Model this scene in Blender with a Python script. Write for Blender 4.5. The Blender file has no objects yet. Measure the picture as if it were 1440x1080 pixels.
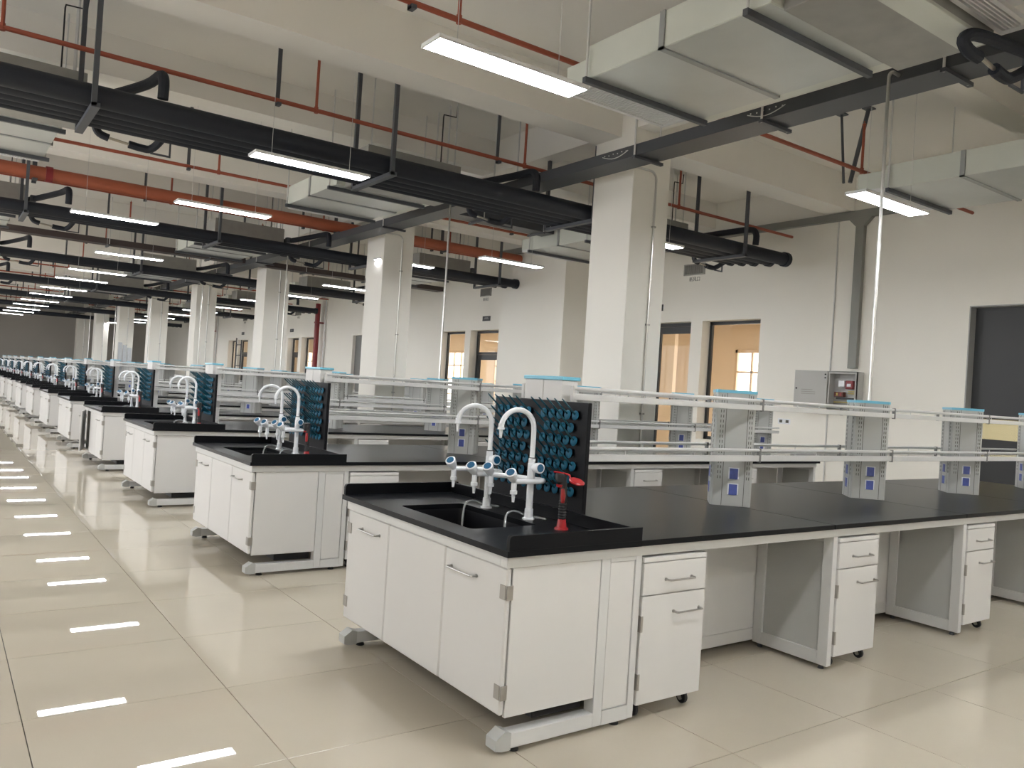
import bpy, math, random
from mathutils import Vector, Matrix
random.seed(7)
scene = bpy.context.scene
col = scene.collection
PI = math.pi

# ------------------------------------------------------------------ camera
cam_d = bpy.data.cameras.new('camera')
cam = bpy.data.objects.new('camera', cam_d)
col.objects.link(cam)
YAW, PITCH, ROLL, FPX = 0.62275, 0.00639, 0.06335, 1132.4
fw = Vector((math.sin(YAW) * math.cos(PITCH), math.cos(YAW) * math.cos(PITCH), math.sin(PITCH)))
r0 = fw.cross(Vector((0, 0, 1))).normalized()
u0 = r0.cross(fw)
rt = math.cos(ROLL) * r0 + math.sin(ROLL) * u0
up = -math.sin(ROLL) * r0 + math.cos(ROLL) * u0
M = Matrix((rt, up, -fw)).transposed().to_4x4()
M.translation = Vector((-1.7758, -2.4313, 1.3937))
cam.matrix_world = M
cam_d.sensor_fit = 'HORIZONTAL'
cam_d.sensor_width = 36.0
cam_d.lens = FPX / 1440 * 36.0
cam_d.clip_start = 0.05
cam_d.clip_end = 200
scene.camera = cam

# ------------------------------------------------------------------ world, lights, exposure
SKY = 1.55                                      # overcast daylight outside the added left windows
world = bpy.data.worlds.new('world')
world.use_nodes = True
wb = world.node_tree.nodes['Background']
wb.inputs[0].default_value = (0.96, 0.97, 1.0, 1)
wb.inputs[1].default_value = SKY
scene.world = world
scene.view_settings.view_transform = 'Standard'
scene.view_settings.look = 'None'
scene.view_settings.gamma = 1.0
scene.view_settings.use_curve_mapping = False
scene.view_settings.exposure = 1.52
LAMP = 25.0                                   # strength of the lit panel of every ceiling lamp
scene.cycles.max_bounces = 10
scene.cycles.diffuse_bounces = 6
scene.cycles.glossy_bounces = 4
scene.cycles.transmission_bounces = 6
scene.cycles.sample_clamp_indirect = 10.0
scene.cycles.use_denoising = True

def corridor_light(y):  # added warm area light without a fixture, brightens the corridor behind the glass
    ld = bpy.data.lights.new('corridor_lamp', 'AREA')
    ld.shape = 'RECTANGLE'; ld.size = 1.4; ld.size_y = 3.0
    ld.energy = 27; ld.color = (1.0, 0.84, 0.66)
    lo = bpy.data.objects.new('corridor_lamp', ld)
    lo.location = (10.7, y, 3.1)
    col.objects.link(lo)
for k in range(1, 8):                           # sampling portals at the unseen left windows, added for fill light
    ld = bpy.data.lights.new('window_portal', 'AREA')
    ld.shape = 'RECTANGLE'; ld.size = 4.6; ld.size_y = 2.9
    ld.cycles.is_portal = True
    lo = bpy.data.objects.new('window_portal', ld)
    lo.location = (-6.19, -1.5 + 6.033 * k, 2.35)
    lo.rotation_euler = (PI / 2, 0, -PI / 2)
    col.objects.link(lo)
for yy in (2.2, 7.2, 14.5, 20.5, 26.0, 33.0):
    corridor_light(yy)

# ------------------------------------------------------------------ materials
def mat(name, rgb, rough=0.5, metal=0.0, noise=0.0, nscale=8.0, bump=0.0, bscale=60.0, spec=0.5,
        emit=None, estr=0.0, trans=0.0, alpha=1.0, coat=0.0, ior=1.5, rnoise=0.0):
    m = bpy.data.materials.new(name)
    m.use_nodes = True
    nt = m.node_tree
    b = nt.nodes['Principled BSDF']
    b.inputs['Base Color'].default_value = (*rgb, 1)
    b.inputs['Roughness'].default_value = rough
    b.inputs['Metallic'].default_value = metal
    b.inputs['Specular IOR Level'].default_value = spec
    b.inputs['IOR'].default_value = ior
    if trans: b.inputs['Transmission Weight'].default_value = trans
    if coat:
        b.inputs['Coat Weight'].default_value = coat
        b.inputs['Coat Roughness'].default_value = 0.05
    if emit:
        b.inputs['Emission Color'].default_value = (*emit, 1)
        b.inputs['Emission Strength'].default_value = estr
    if noise or bump or rnoise:
        tc = nt.nodes.new('ShaderNodeTexCoord')
        n = nt.nodes.new('ShaderNodeTexNoise')
        n.inputs['Scale'].default_value = nscale
        n.inputs['Detail'].default_value = 5
        nt.links.new(tc.outputs['Object'], n.inputs['Vector'])
        if noise:
            r = nt.nodes.new('ShaderNodeValToRGB')
            r.color_ramp.elements[0].position = 0.3
            r.color_ramp.elements[1].position = 0.7
            r.color_ramp.elements[0].color = tuple(c * (1 - noise) for c in rgb) + (1,)
            r.color_ramp.elements[1].color = tuple(min(1, c * (1 + noise)) for c in rgb) + (1,)
            nt.links.new(n.outputs['Fac'], r.inputs['Fac'])
            nt.links.new(r.outputs['Color'], b.inputs['Base Color'])
        if rnoise:
            mr = nt.nodes.new('ShaderNodeMapRange')
            mr.inputs['To Min'].default_value = max(0, rough - rnoise)
            mr.inputs['To Max'].default_value = rough + rnoise
            nt.links.new(n.outputs['Fac'], mr.inputs['Value'])
            nt.links.new(mr.outputs['Result'], b.inputs['Roughness'])
        if bump:
            n2 = nt.nodes.new('ShaderNodeTexNoise')
            n2.inputs['Scale'].default_value = bscale
            n2.inputs['Detail'].default_value = 3
            nt.links.new(tc.outputs['Object'], n2.inputs['Vector'])
            bp = nt.nodes.new('ShaderNodeBump')
            bp.inputs['Strength'].default_value = bump
            bp.inputs['Distance'].default_value = 0.01
            nt.links.new(n2.outputs['Fac'], bp.inputs['Height'])
            nt.links.new(bp.outputs['Normal'], b.inputs['Normal'])
    return m

PAINT = mat('wall_paint', (0.83, 0.805, 0.745), 0.75, noise=0.02, nscale=0.7, bump=0.05, bscale=90)
CEILP = mat('ceiling_paint', (0.83, 0.805, 0.755), 0.8, noise=0.03, nscale=0.6, bump=0.05, bscale=40)
FARSHADE = mat('grey_paint', (0.42, 0.40, 0.37), 0.8, noise=0.03, nscale=0.5)  # dimness of the unlit far wall put into its colour
TILE = mat('polished_tile', (0.50, 0.45, 0.365), 0.012, noise=0.03, nscale=1.6, spec=0.30)
GROUT = mat('tile_grout', (0.12, 0.11, 0.095), 0.8)
WHITE = mat('white_coated_board', (0.64, 0.63, 0.615), 0.42, noise=0.01, nscale=3)
STEELW = mat('white_powder_coat', (0.61, 0.61, 0.60), 0.38)
GREYP = mat('grey_powder_coat', (0.44, 0.445, 0.43), 0.45)
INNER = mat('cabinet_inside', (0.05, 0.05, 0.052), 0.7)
BLACK = mat('black_phenolic', (0.0085, 0.009, 0.0105), 0.28, spec=0.10)
SINKB = mat('black_sink_resin', (0.008, 0.008, 0.010), 0.35)
PP = mat('black_board', (0.006, 0.006, 0.008), 0.42, spec=0.18)
TEAL = mat('teal_plastic', (0.004, 0.105, 0.185), 0.5, spec=0.3)
TEALD = mat('dark_teal_plastic', (0.003, 0.060, 0.090), 0.3)
HANDLEM = mat('handle_steel', (0.42, 0.41, 0.39), 0.34, metal=1.0)
CHROME = mat('satin_steel', (0.60, 0.59, 0.57), 0.28, metal=1.0)
STEELD = mat('hinge_steel', (0.36, 0.34, 0.31), 0.45, metal=0.7)
RUBBER = mat('black_rubber', (0.015, 0.015, 0.016), 0.6)
LACQ = mat('white_lacquer', (0.80, 0.82, 0.85), 0.25)
LIPW = mat('shelf_channel_white', (0.62, 0.62, 0.61), 0.38)
GREYD = mat('grey_bracket', (0.20, 0.20, 0.195), 0.5)
FROST = mat('greenish_frosted_glass', (0.80, 0.86, 0.68), 0.25, trans=0.75)
BLUEK = mat('blue_knob_disc', (0.012, 0.10, 0.21), 0.3)
RED = mat('red_plastic', (0.40, 0.022, 0.026), 0.3)
REDD = mat('dark_red_paint', (0.22, 0.018, 0.022), 0.4)
ORANGE = mat('orange_red_paint', (0.34, 0.075, 0.038), 0.5, noise=0.06, nscale=9)
ORANGEB = mat('orange_paint', (0.36, 0.095, 0.045), 0.5, noise=0.06, nscale=6)
FOAM = mat('black_foam_insulation', (0.009, 0.012, 0.020), 0.62, bump=0.25, bscale=45)
DSTEEL = mat('dark_grey_steel', (0.075, 0.08, 0.09), 0.5)
TRAYM = mat('cable_tray_grey', (0.055, 0.059, 0.067), 0.42)
TRAYL = mat('grey_trunking', (0.24, 0.24, 0.22), 0.5)
BROWNT = mat('brown_black_tray', (0.055, 0.04, 0.038), 0.5)
DUCT = mat('duct_board', (0.60, 0.62, 0.56), 0.30, noise=0.05, nscale=2.0)
DUCTB = mat('duct_foil', (0.52, 0.54, 0.52), 0.28, noise=0.08, nscale=1.5, metal=0.25)
FLANGE = mat('duct_flange_grey', (0.34, 0.35, 0.345), 0.4, metal=0.3)
GALV = mat('galvanised_sheet', (0.36, 0.355, 0.33), 0.42, metal=0.5, noise=0.08, nscale=6)
GRILLE = mat('white_grille', (0.70, 0.70, 0.70), 0.4)
SHADOWB = mat('grille_back', (0.05, 0.055, 0.07), 0.7)
PVC = mat('white_pvc', (0.62, 0.615, 0.60), 0.4)
LAMPW = mat('lamp_housing', (0.75, 0.75, 0.75), 0.35)
LIT = mat('lamp_panel', (0.9, 0.9, 0.9), 0.4, emit=(0.96, 0.98, 1.0), estr=LAMP)
FILM = mat('blue_film', (0.16, 0.48, 0.64), 0.3)
SOCK = mat('blue_socket', (0.075, 0.105, 0.36), 0.35, noise=0.12, nscale=40)
SLOT = mat('dark_slot', (0.10, 0.10, 0.085), 0.6)
GLASS = mat('shelf_glass', (0.86, 0.93, 0.90), 0.06, trans=1.0, ior=1.45)
WGLASS = mat('window_glass', (0.95, 0.97, 0.97), 0.01, trans=1.0, ior=1.2)
FRAMEB = mat('dark_window_frame', (0.028, 0.030, 0.033), 0.4)
DOORK = mat('charcoal_door_leaf', (0.036, 0.037, 0.039), 0.45)
DOORG = mat('grey_door_leaf', (0.17, 0.17, 0.165), 0.5)
REVEAL = mat('aluminium_reveal', (0.36, 0.36, 0.355), 0.45)
PEACH = mat('peach_plaster', (0.70, 0.60, 0.48), 0.8, noise=0.03, nscale=1.0)
SKYP = mat('daylight_pane', (0.9, 0.9, 0.9), 0.5, emit=(1.0, 0.97, 0.90), estr=1.3)
WOODF = mat('window_wood', (0.62, 0.49, 0.36), 0.6)
SIGNB = mat('black_sign_plate', (0.015, 0.015, 0.017), 0.4)
SIGNG = mat('sign_print_grey', (0.28, 0.28, 0.28), 0.5)
INK = mat('black_lettering', (0.03, 0.03, 0.03), 0.6)
COPPER = mat('braided_steel', (0.45, 0.42, 0.36), 0.35, metal=1.0)
HOSE = mat('clear_hose', (0.80, 0.83, 0.84), 0.12, trans=0.7)
YELL = mat('yellow_wire', (0.55, 0.45, 0.12), 0.5)
BRONZ = mat('breaker_brown', (0.16, 0.045, 0.03), 0.5)
BOXG = mat('grey_box_paint', (0.46, 0.46, 0.45), 0.45)
PANELW = mat('pale_panel_board', (0.50, 0.52, 0.55), 0.4)

# ------------------------------------------------------------------ mesh helpers
class MB:
    def __init__(s):
        s.v = []; s.f = []; s.m = []; s.mats = []
    def _mi(s, m):
        if m not in s.mats: s.mats.append(m)
        return s.mats.index(m)
    def add(s, vs, fs, m=None):
        o = len(s.v); s.v += [tuple(p) for p in vs]
        k = s._mi(m)
        for f in fs:
            s.f.append(tuple(i + o for i in f)); s.m.append(k)
        return s
    def box(s, x0, x1, y0, y1, z0, z1, b=0.0, m=None):
        if b <= 0:
            vs = [(x, y, z) for z in (z0, z1) for y in (y0, y1) for x in (x0, x1)]
            return s.add(vs, [(0, 2, 3, 1), (4, 5, 7, 6), (0, 1, 5, 4), (1, 3, 7, 5), (3, 2, 6, 7), (2, 0, 4, 6)], m)
        X, Y, Z = (x0, x1), (y0, y1), (z0, z1)
        vs = []; idx = {}
        for i in (0, 1):
            for j in (0, 1):
                for k in (0, 1):
                    sx, sy, sz = (b if i == 0 else -b), (b if j == 0 else -b), (b if k == 0 else -b)
                    idx[i, j, k, 0] = len(vs); vs.append((X[i], Y[j] + sy, Z[k] + sz))
                    idx[i, j, k, 1] = len(vs); vs.append((X[i] + sx, Y[j], Z[k] + sz))
                    idx[i, j, k, 2] = len(vs); vs.append((X[i] + sx, Y[j] + sy, Z[k]))
        fs = []
        cyc = [(0, 0), (1, 0), (1, 1), (0, 1)]
        for i in (0, 1):
            q = [idx[i, a, c, 0] for a, c in cyc]; fs.append(q if i else q[::-1])
            q = [idx[a, i, c, 1] for a, c in cyc]; fs.append(q[::-1] if i else q)
            q = [idx[a, c, i, 2] for a, c in cyc]; fs.append(q if i else q[::-1])
        for a in (0, 1):
            for c in (0, 1):
                q = [idx[0, a, c, 1], idx[1, a, c, 1], idx[1, a, c, 2], idx[0, a, c, 2]]
                fs.append(q if a != c else q[::-1])
                q = [idx[a, 0, c, 0], idx[a, 1, c, 0], idx[a, 1, c, 2], idx[a, 0, c, 2]]
                fs.append(q[::-1] if a != c else q)
                q = [idx[a, c, 0, 0], idx[a, c, 1, 0], idx[a, c, 1, 1], idx[a, c, 0, 1]]
                fs.append(q if a != c else q[::-1])
                for k in (0, 1):
                    t = [idx[a, c, k, 0], idx[a, c, k, 1], idx[a, c, k, 2]]
                    fs.append(t if (a + c + k) % 2 else t[::-1])
        return s.add(vs, fs, m)
    def tube(s, pts, r, n=10, cap=True, m=None):
        pts = [Vector(p) for p in pts]
        rs = r if isinstance(r, (list, tuple)) else [r] * len(pts)
        t0 = (pts[1] - pts[0]).normalized()
        ref = Vector((0, 0, 1)) if abs(t0.z) < 0.9 else Vector((1, 0, 0))
        a = t0.cross(ref).normalized()
        vs = []
        for i, p in enumerate(pts):
            if i == 0: t = pts[1] - pts[0]
            elif i == len(pts) - 1: t = pts[-1] - pts[-2]
            else: t = (pts[i + 1] - p).normalized() + (p - pts[i - 1]).normalized()
            t.normalize()
            a = (a - t * a.dot(t)).normalized()
            bb = t.cross(a)
            for k in range(n):
                an = 2 * PI * k / n
                vs.append(p + (a * math.cos(an) + bb * math.sin(an)) * rs[i])
        fs = []
        for i in range(len(pts) - 1):
            for k in range(n):
                k2 = (k + 1) % n
                fs.append((i * n + k, i * n + k2, (i + 1) * n + k2, (i + 1) * n + k))
        if cap:
            fs.append(tuple(range(n))[::-1])
            fs.append(tuple((len(pts) - 1) * n + k for k in range(n)))
        return s.add(vs, fs, m)
    def lathe(s, base, axis, prof, n=14, m=None):
        axis = Vector(axis).normalized(); base = Vector(base)
        return s.tube([base + axis * (h + 1e-5 * i) for i, (h, r) in enumerate(prof)], [r for h, r in prof], n, True, m)
    def prism(s, poly, z0, z1, m=None, axis='z'):
        n = len(poly)
        if axis == 'z':
            vs = [(x, y, z0) for x, y in poly] + [(x, y, z1) for x, y in poly]
        elif axis == 'y':
            vs = [(x, z0, z) for x, z in poly] + [(x, z1, z) for x, z in poly]
        else:
            vs = [(z0, y, z) for y, z in poly] + [(z1, y, z) for y, z in poly]
        fs = [tuple(range(n))[::-1], tuple(range(n, 2 * n))]
        for i in range(n):
            j = (i + 1) % n
            fs.append((i, j, n + j, n + i))
        return s.add(vs, fs, m)
    def mesh(s, name, material=None, off=(0, 0, 0), smooth=True):
        me = bpy.data.meshes.new(name)
        ox, oy, oz = off
        me.from_pydata([(x - ox, y - oy, z - oz) for x, y, z in s.v], [], s.f)
        for mm in s.mats: me.materials.append(mm or material)
        if len(s.mats) > 1: me.polygons.foreach_set('material_index', s.m)
        if smooth:
            me.polygons.foreach_set('use_smooth', [True] * len(me.polygons))
            me.set_sharp_from_angle(angle=math.radians(32))
        me.update()
        return me

def props(o, label=None, cat=None, group=None, kind=None):
    if label: o['label'] = label
    if cat: o['category'] = cat
    if group: o['group'] = group
    if kind: o['kind'] = kind
    return o

ROOTLOC = {}
def thing(name, label, cat, loc, group=None):
    o = bpy.data.objects.new(name, None)
    o.empty_display_size = 0.1
    o.location = loc
    col.objects.link(o)
    ROOTLOC[o.name] = Vector(loc)
    return props(o, label, cat, group)

def root_of(o):
    while o.parent: o = o.parent
    return o

def part(name, mb, m, parent, label=None, kind=None):
    me = mb.mesh(name, m, ROOTLOC[root_of(parent).name])
    o = bpy.data.objects.new(name, me)
    o.parent = parent
    col.objects.link(o)
    return props(o, label, None, None, kind)

def part_inst(name, me, parent, loc=(0, 0, 0), rz=0.0):
    o = bpy.data.objects.new(name, me)
    o.parent = parent
    o.location = Vector(loc) - ROOTLOC[root_of(parent).name] if not parent.parent else loc
    o.rotation_euler.z = rz
    col.objects.link(o)
    return o

def single(name, mb, m, label, cat, loc, group=None):
    me = mb.mesh(name, m, loc)
    o = bpy.data.objects.new(name, me)
    o.location = loc
    col.objects.link(o)
    return props(o, label, cat, group)

def structure(name, mb, m):
    o = bpy.data.objects.new(name, mb.mesh(name, m, smooth=False))
    col.objects.link(o)
    return props(o, kind='structure')

def kids(o): return [c for c in o.children]

def copy_tree(o, parent=None):
    c = o.copy(); col.objects.link(c)
    if parent: c.parent = parent
    for ch in KIDS[o.name]: copy_tree(ch, c)
    return c

KIDS = {}
def index_tree(o, allobs):
    KIDS[o.name] = [c for c in allobs if c.parent == o]
    for c in KIDS[o.name]: index_tree(c, allobs)

FLAT = {}
def flat_mesh(root):
    """one mesh holding a whole thing, for copies too far away to show their parts"""
    if root.name in FLAT: return FLAT[root.name]
    V = []; F = []; MI = []; mats = []
    def rec(o, mtx):
        for ch in KIDS[o.name]:
            mm = mtx @ Matrix.LocRotScale(ch.location, ch.rotation_euler, ch.scale)
            if ch.type == 'MESH':
                off = len(V)
                V.extend([tuple(mm @ v.co) for v in ch.data.vertices])
                lut = []
                for q in ch.data.materials:
                    if q not in mats: mats.append(q)
                    lut.append(mats.index(q))
                for p in ch.data.polygons:
                    F.append(tuple(i + off for i in p.vertices)); MI.append(lut[p.material_index])
            rec(ch, mm)
    rec(root, Matrix.Identity(4))
    me = bpy.data.meshes.new(root.name + '_far')
    me.from_pydata(V, [], F)
    for q in mats: me.materials.append(q)
    me.polygons.foreach_set('material_index', MI)
    me.polygons.foreach_set('use_smooth', [True] * len(F))
    me.set_sharp_from_angle(angle=math.radians(32))
    FLAT[root.name] = me
    return me

ORD = ['first', 'second', 'third', 'fourth', 'fifth', 'sixth', 'seventh', 'eighth', 'ninth', 'tenth',
       'eleventh', 'twelfth', 'thirteenth', 'fourteenth', 'fifteenth', 'sixteenth']
def nth(k, noun='bench'):
    return 'the ' + ORD[k] + ' ' + noun + ' of the row'

# ------------------------------------------------------------------ dimensions
H, T, W, P = 0.787, 0.0246, 1.5, 3.0166
NB = 14
BAY = 6.033
XW = 9.0                      # face of the right wall
ZS = 4.8                      # underside of the slab
XL, YB, YF = -6.0, -5.0, 49.0

# ------------------------------------------------------------------ room shell
def build_floor():
    fl = structure('floor', MB().box(XL - .2, XW + .299, YB - .2, YF + .2, -0.12, -0.012), GROUT)
    sx, sy = 0.773, 0.763
    ox, oy = 0.12, 0.381
    g = 0.0018
    b = 0.0004
    def tile(x0, x1, y0, y1):
        return MB().box(x0 + g, x1 - g, y0 + g, y1 - g, -0.012, 0.0, b)
    near = []; rest = MB()
    i0 = math.floor((XL - ox) / sx); i1 = math.ceil((XW - ox) / sx)
    j0 = math.floor((YB - oy) / sy); j1 = math.ceil((YF - oy) / sy)
    cells = []
    for i in range(i0, i1):
        for j in range(j0, j1):
            x0, y0 = ox + i * sx, oy + j * sy
            cx, cy = x0 + sx / 2 - cam.location.x, y0 + sy / 2 - cam.location.y
            c = Vector((cx, cy, -1.39))
            d = c.dot(fw)
            vis = d > 0.3 and abs(c.dot(rt) / d) < 0.76 and c.dot(up) / d > -0.66
            cells.append((0 if vis else 1, cx * cx + cy * cy, x0, y0))
    cells.sort()
    me = tile(0, sx, 0, sy).mesh('tile', TILE, smooth=False)
    n = 0
    for v, d, x0, y0 in cells:
        full = x0 >= XL and x0 + sx <= XW and y0 >= YB and y0 + sy <= YF
        if v == 0 and full and n < 290:
            o = bpy.data.objects.new('tile', me)
            o.location = (x0, y0, 0); o.parent = fl
            col.objects.link(o); n += 1
        else:
            x1, y1 = min(x0 + sx, XW), min(y0 + sy, YF)
            xa, ya = max(x0, XL), max(y0, YB)
            if x1 - xa > .02 and y1 - ya > .02:
                rest.box(xa + g, x1 - g, ya + g, y1 - g, -0.012, 0.0, b)
    o = bpy.data.objects.new('tiles', rest.mesh('tiles', TILE, smooth=False))
    o.parent = fl; o['kind'] = 'stuff'
    col.objects.link(o)
build_floor()

structure('ceiling', MB().box(XL - .2, XW + .25, YB - .2, YF + .2, ZS, ZS + .2), CEILP)
wl = MB().box(XL - .2, XL, YB, YF, 0, .9).box(XL - .2, XL, YB, YF, 3.8, ZS)
yw = YB
for k in range(1, 8):  # unseen openings added to let soft light in from the left
    c = -1.5 + 6.033 * k
    wl.box(XL - .2, XL, yw, c - 2.3, .9, 3.8); yw = c + 2.3
wl.box(XL - .2, XL, yw, YF, .9, 3.8)
structure('wall_left', wl, PAINT)
for k in range(1, 8):
    c = -1.5 + 6.033 * k
    q = MB().box(XL - .13, XL - .07, c - 2.3, c + 2.3, .9, .96).box(XL - .13, XL - .07, c - 2.3, c + 2.3, 3.74, 3.8)
    for i in range(5):
        q.box(XL - .13, XL - .07, c - 2.3 + 1.135 * i, c - 2.24 + 1.135 * i, .96, 3.74)
    structure('window_%d' % (20 + k), q, STEELW)  # frame of an added window, out of view
structure('wall_back', MB().box(XL - .2, XW + .25, YB - .2, YB, 0, ZS), PAINT)
structure('wall_far', MB().box(XL - .2, XW + .25, YF, YF + .2, 0, ZS), FARSHADE)

# openings in the right wall: (y0, y1, z0, z1)
ZT = 2.785
OPEN = [(0.95, 2.58, 0, 2.83), (5.82, 7.03, .74, ZT), (7.29, 8.36, 0, ZT), (13.25, 14.47, 0, ZT), (14.73, 15.91, .74, ZT),
        (20.2, 21.4, 0, ZT), (24.6, 25.82, .74, ZT), (26.1, 27.2, 0, ZT), (31.98, 33.36, 0, ZT), (33.7, 34.76, .74, ZT)]
wr = MB()
y = YB
for (a, b_, c, d) in OPEN:
    wr.box(XW, XW + .30, y, a, 0, ZS)
    if c > 0: wr.box(XW, XW + .30, a, b_, 0, c)
    wr.box(XW, XW + .30, a, b_, d, ZS)
    y = b_
wr.box(XW, XW + .30, y, YF, 0, ZS)
structure('wall_right', wr, PAINT)
structure('pillar', MB().box(7.95, XW, 9.58, 11.7, 0, ZS), PAINT)

for k in range(8):
    y0 = 4.06 + BAY * k
    structure('column', MB().box(4.35, 4.92, y0, y0 + .655, 0, ZS, .006), PAINT)
for k in range(-1, 8):
    y0 = 4.29 + BAY * k
    structure('beam', MB().box(XL, XW, y0, y0 + .42, 4.30, ZS), CEILP)
    y0 = 1.13 + BAY * k - (.30 if k != 0 else 0)
    structure('beam', MB().box(XL, XW, y0, y0 + .28, 4.37, ZS), CEILP)
    ya, yb_ = 4.71 + BAY * k, 4.29 + BAY * (k + 1)
    if k < 7: structure('beam', MB().box(4.365, 4.63, ya + .01, 4.055 + BAY * (k + 1), 4.36, ZS), CEILP)

# corridor behind the right wall
structure('floor', MB().box(XW + .30, 13.2, -1, 38, -.12, 0), TILE)
structure('ceiling', MB().box(XW + .30, 13.2, -1, 38, 3.3, 3.4), PEACH)
wo = MB()
yw = -1.0
WIN = [(0.4, 2.9), (7.6, 9.4), (11.2, 13.1), (17.2, 19.0), (20.6, 22.4), (25.6, 27.6), (33.5, 35.5)]
for a, b_ in WIN:
    wo.box(12.9, 13.1, yw, a, 0, 3.3)
    wo.box(12.9, 13.1, a, b_, 0, .55)
    wo.box(12.9, 13.1, a, b_, 2.6, 3.3)
    yw = b_
wo.box(12.9, 13.1, yw, 38, 0, 3.3)
structure('wall_outer', wo, PEACH)
structure('wall_end', MB().box(XW + .30, 13.1, -1.1, -1, 0, 3.3).box(XW + .30, 13.1, 38, 38.1, 0, 3.3)
          .box(11.2, 11.3, 9.7, 11.0, 0, 3.3), PEACH)
wn = 1
for a, b_ in WIN:
    o = structure('window_%d' % wn, MB().box(12.86, 12.93, a, a + .06, .55, 2.6).box(12.86, 12.93, b_ - .06, b_, .55, 2.6)
              .box(12.86, 12.93, a, b_, .55, .62).box(12.86, 12.93, a, b_, 2.53, 2.6), WOODF)
    wn += 1
    q = MB()
    n = 4
    for i in range(1, n):
        yy = a + (b_ - a) * i / n
        q.box(12.87, 12.92, yy - .025, yy + .025, .6, 2.55)
    for zz in (1.1, 1.62, 2.1):
        q.box(12.87, 12.92, a + .05, b_ - .05, zz - .02, zz + .02)
    part_o = bpy.data.objects.new('glazing_bar', q.mesh('glazing_bar', WOODF, smooth=False)); part_o.parent = o; col.objects.link(part_o)
    po = bpy.data.objects.new('pane', MB().box(12.95, 12.96, a, b_, .6, 2.55).mesh('pane', SKYP, smooth=False)); po.parent = o; col.objects.link(po)

def child(o, name, mb, m, label=None):
    c = bpy.data.objects.new(name, mb.mesh(name, m)); c.parent = o; col.objects.link(c)
    if label: c['label'] = label
    return c

def window_in(n, y0, y1, z0, z1):
    x0, x1 = XW + .20, XW + .25
    o = structure('window_%d' % n, MB().box(x0, x1, y0, y0 + .055, z0, z1).box(x0, x1, y1 - .055, y1, z0, z1)
                  .box(x0, x1, y0, y1, z0, z0 + .055).box(x0, x1, y0, y1, z1 - .055, z1), FRAMEB)
    child(o, 'pane', MB().box(x0 + .02, x0 + .028, y0 + .05, y1 - .05, z0 + .05, z1 - .05), WGLASS)
def door_in(n, y0, y1, z1, dark=FRAMEB, transom=True):
    x0, x1 = XW + .20, XW + .26
    o = structure('door_%d' % n, MB().box(x0, x1, y0, y0 + .06, 0, z1).box(x0, x1, y1 - .06, y1, 0, z1)
                  .box(x0, x1, y0 + .06, y1 - .06, z1 - .06, z1), dark)
    if transom: child(o, 'transom_bar', MB().box(x0, x1, y0 + .06, y1 - .06, 2.2, 2.26), dark)
    zl = 2.195 if transom else z1 - .065
    child(o, 'leaf', MB().box(x0 + .01, x1 - .01, y0 + .065, y0 + .17, .02, zl).box(x0 + .01, x1 - .01, y1 - .17, y1 - .065, .02, zl)
          .box(x0 + .01, x1 - .01, y0 + .17, y1 - .17, .02, .35).box(x0 + .01, x1 - .01, y0 + .17, y1 - .17, zl - .125, zl), dark)
    child(o, 'pane', MB().box(x0 + .02, x0 + .03, y0 + .16, y1 - .16, .33, zl - .1), WGLASS)
    if transom: child(o, 'pane', MB().box(x0 + .02, x0 + .03, y0 + .05, y1 - .05, 2.25, z1 - .05), WGLASS)
    child(o, 'handle', MB().tube([(x0 - .03, y0 + .12, .9), (x0 - .03, y0 + .12, 1.2)], .01).tube([(x0 - .03, y0 + .12, .93), (x0 + .01, y0 + .12, .93)], .006, 6)
          .tube([(x0 - .03, y0 + .12, 1.17), (x0 + .01, y0 + .12, 1.17)], .006, 6), CHROME)
window_in(wn, 5.82, 7.03, .74, ZT); wn += 1
door_in(2, 7.29, 8.36, ZT, transom=False)
door_in(3, 13.25, 14.47, ZT)
window_in(wn, 14.73, 15.91, .74, ZT); wn += 1
window_in(wn, 24.6, 25.82, .74, ZT); wn += 1
door_in(5, 26.1, 27.2, ZT)
door_in(6, 31.98, 33.36, ZT)
window_in(wn, 33.7, 34.76, .74, ZT); wn += 1
o = structure('door_4', MB().box(XW + .1, XW + .15, 20.2, 21.4, 0, ZT), DOORG)
child(o, 'handle', MB().tube([(XW + .07, 20.35, .95), (XW + .07, 20.35, 1.1)], .012), CHROME)
# wide charcoal door with a lit glazed strip
o = structure('door_1', MB().box(XW - .002, XW + .20, 2.575, 2.59, 0, 2.835).box(XW - .002, XW + .20, .94, .955, 0, 2.835)
              .box(XW - .002, XW + .20, .955, 2.575, 2.82, 2.835), REVEAL)
child(o, 'leaf', MB().box(XW + .15, XW + .19, .955, 2.575, 1.40, 2.82).box(XW + .15, XW + .19, .955, 2.575, 0, 1.14), DOORK)
child(o, 'pane', MB().box(XW + .165, XW + .172, .955, 2.575, 1.14, 1.40), FROST)

# ------------------------------------------------------------------ bench prototype (bench nearest the camera)
PROTO = []          # (root, builder label function, near count for full parts)

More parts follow.
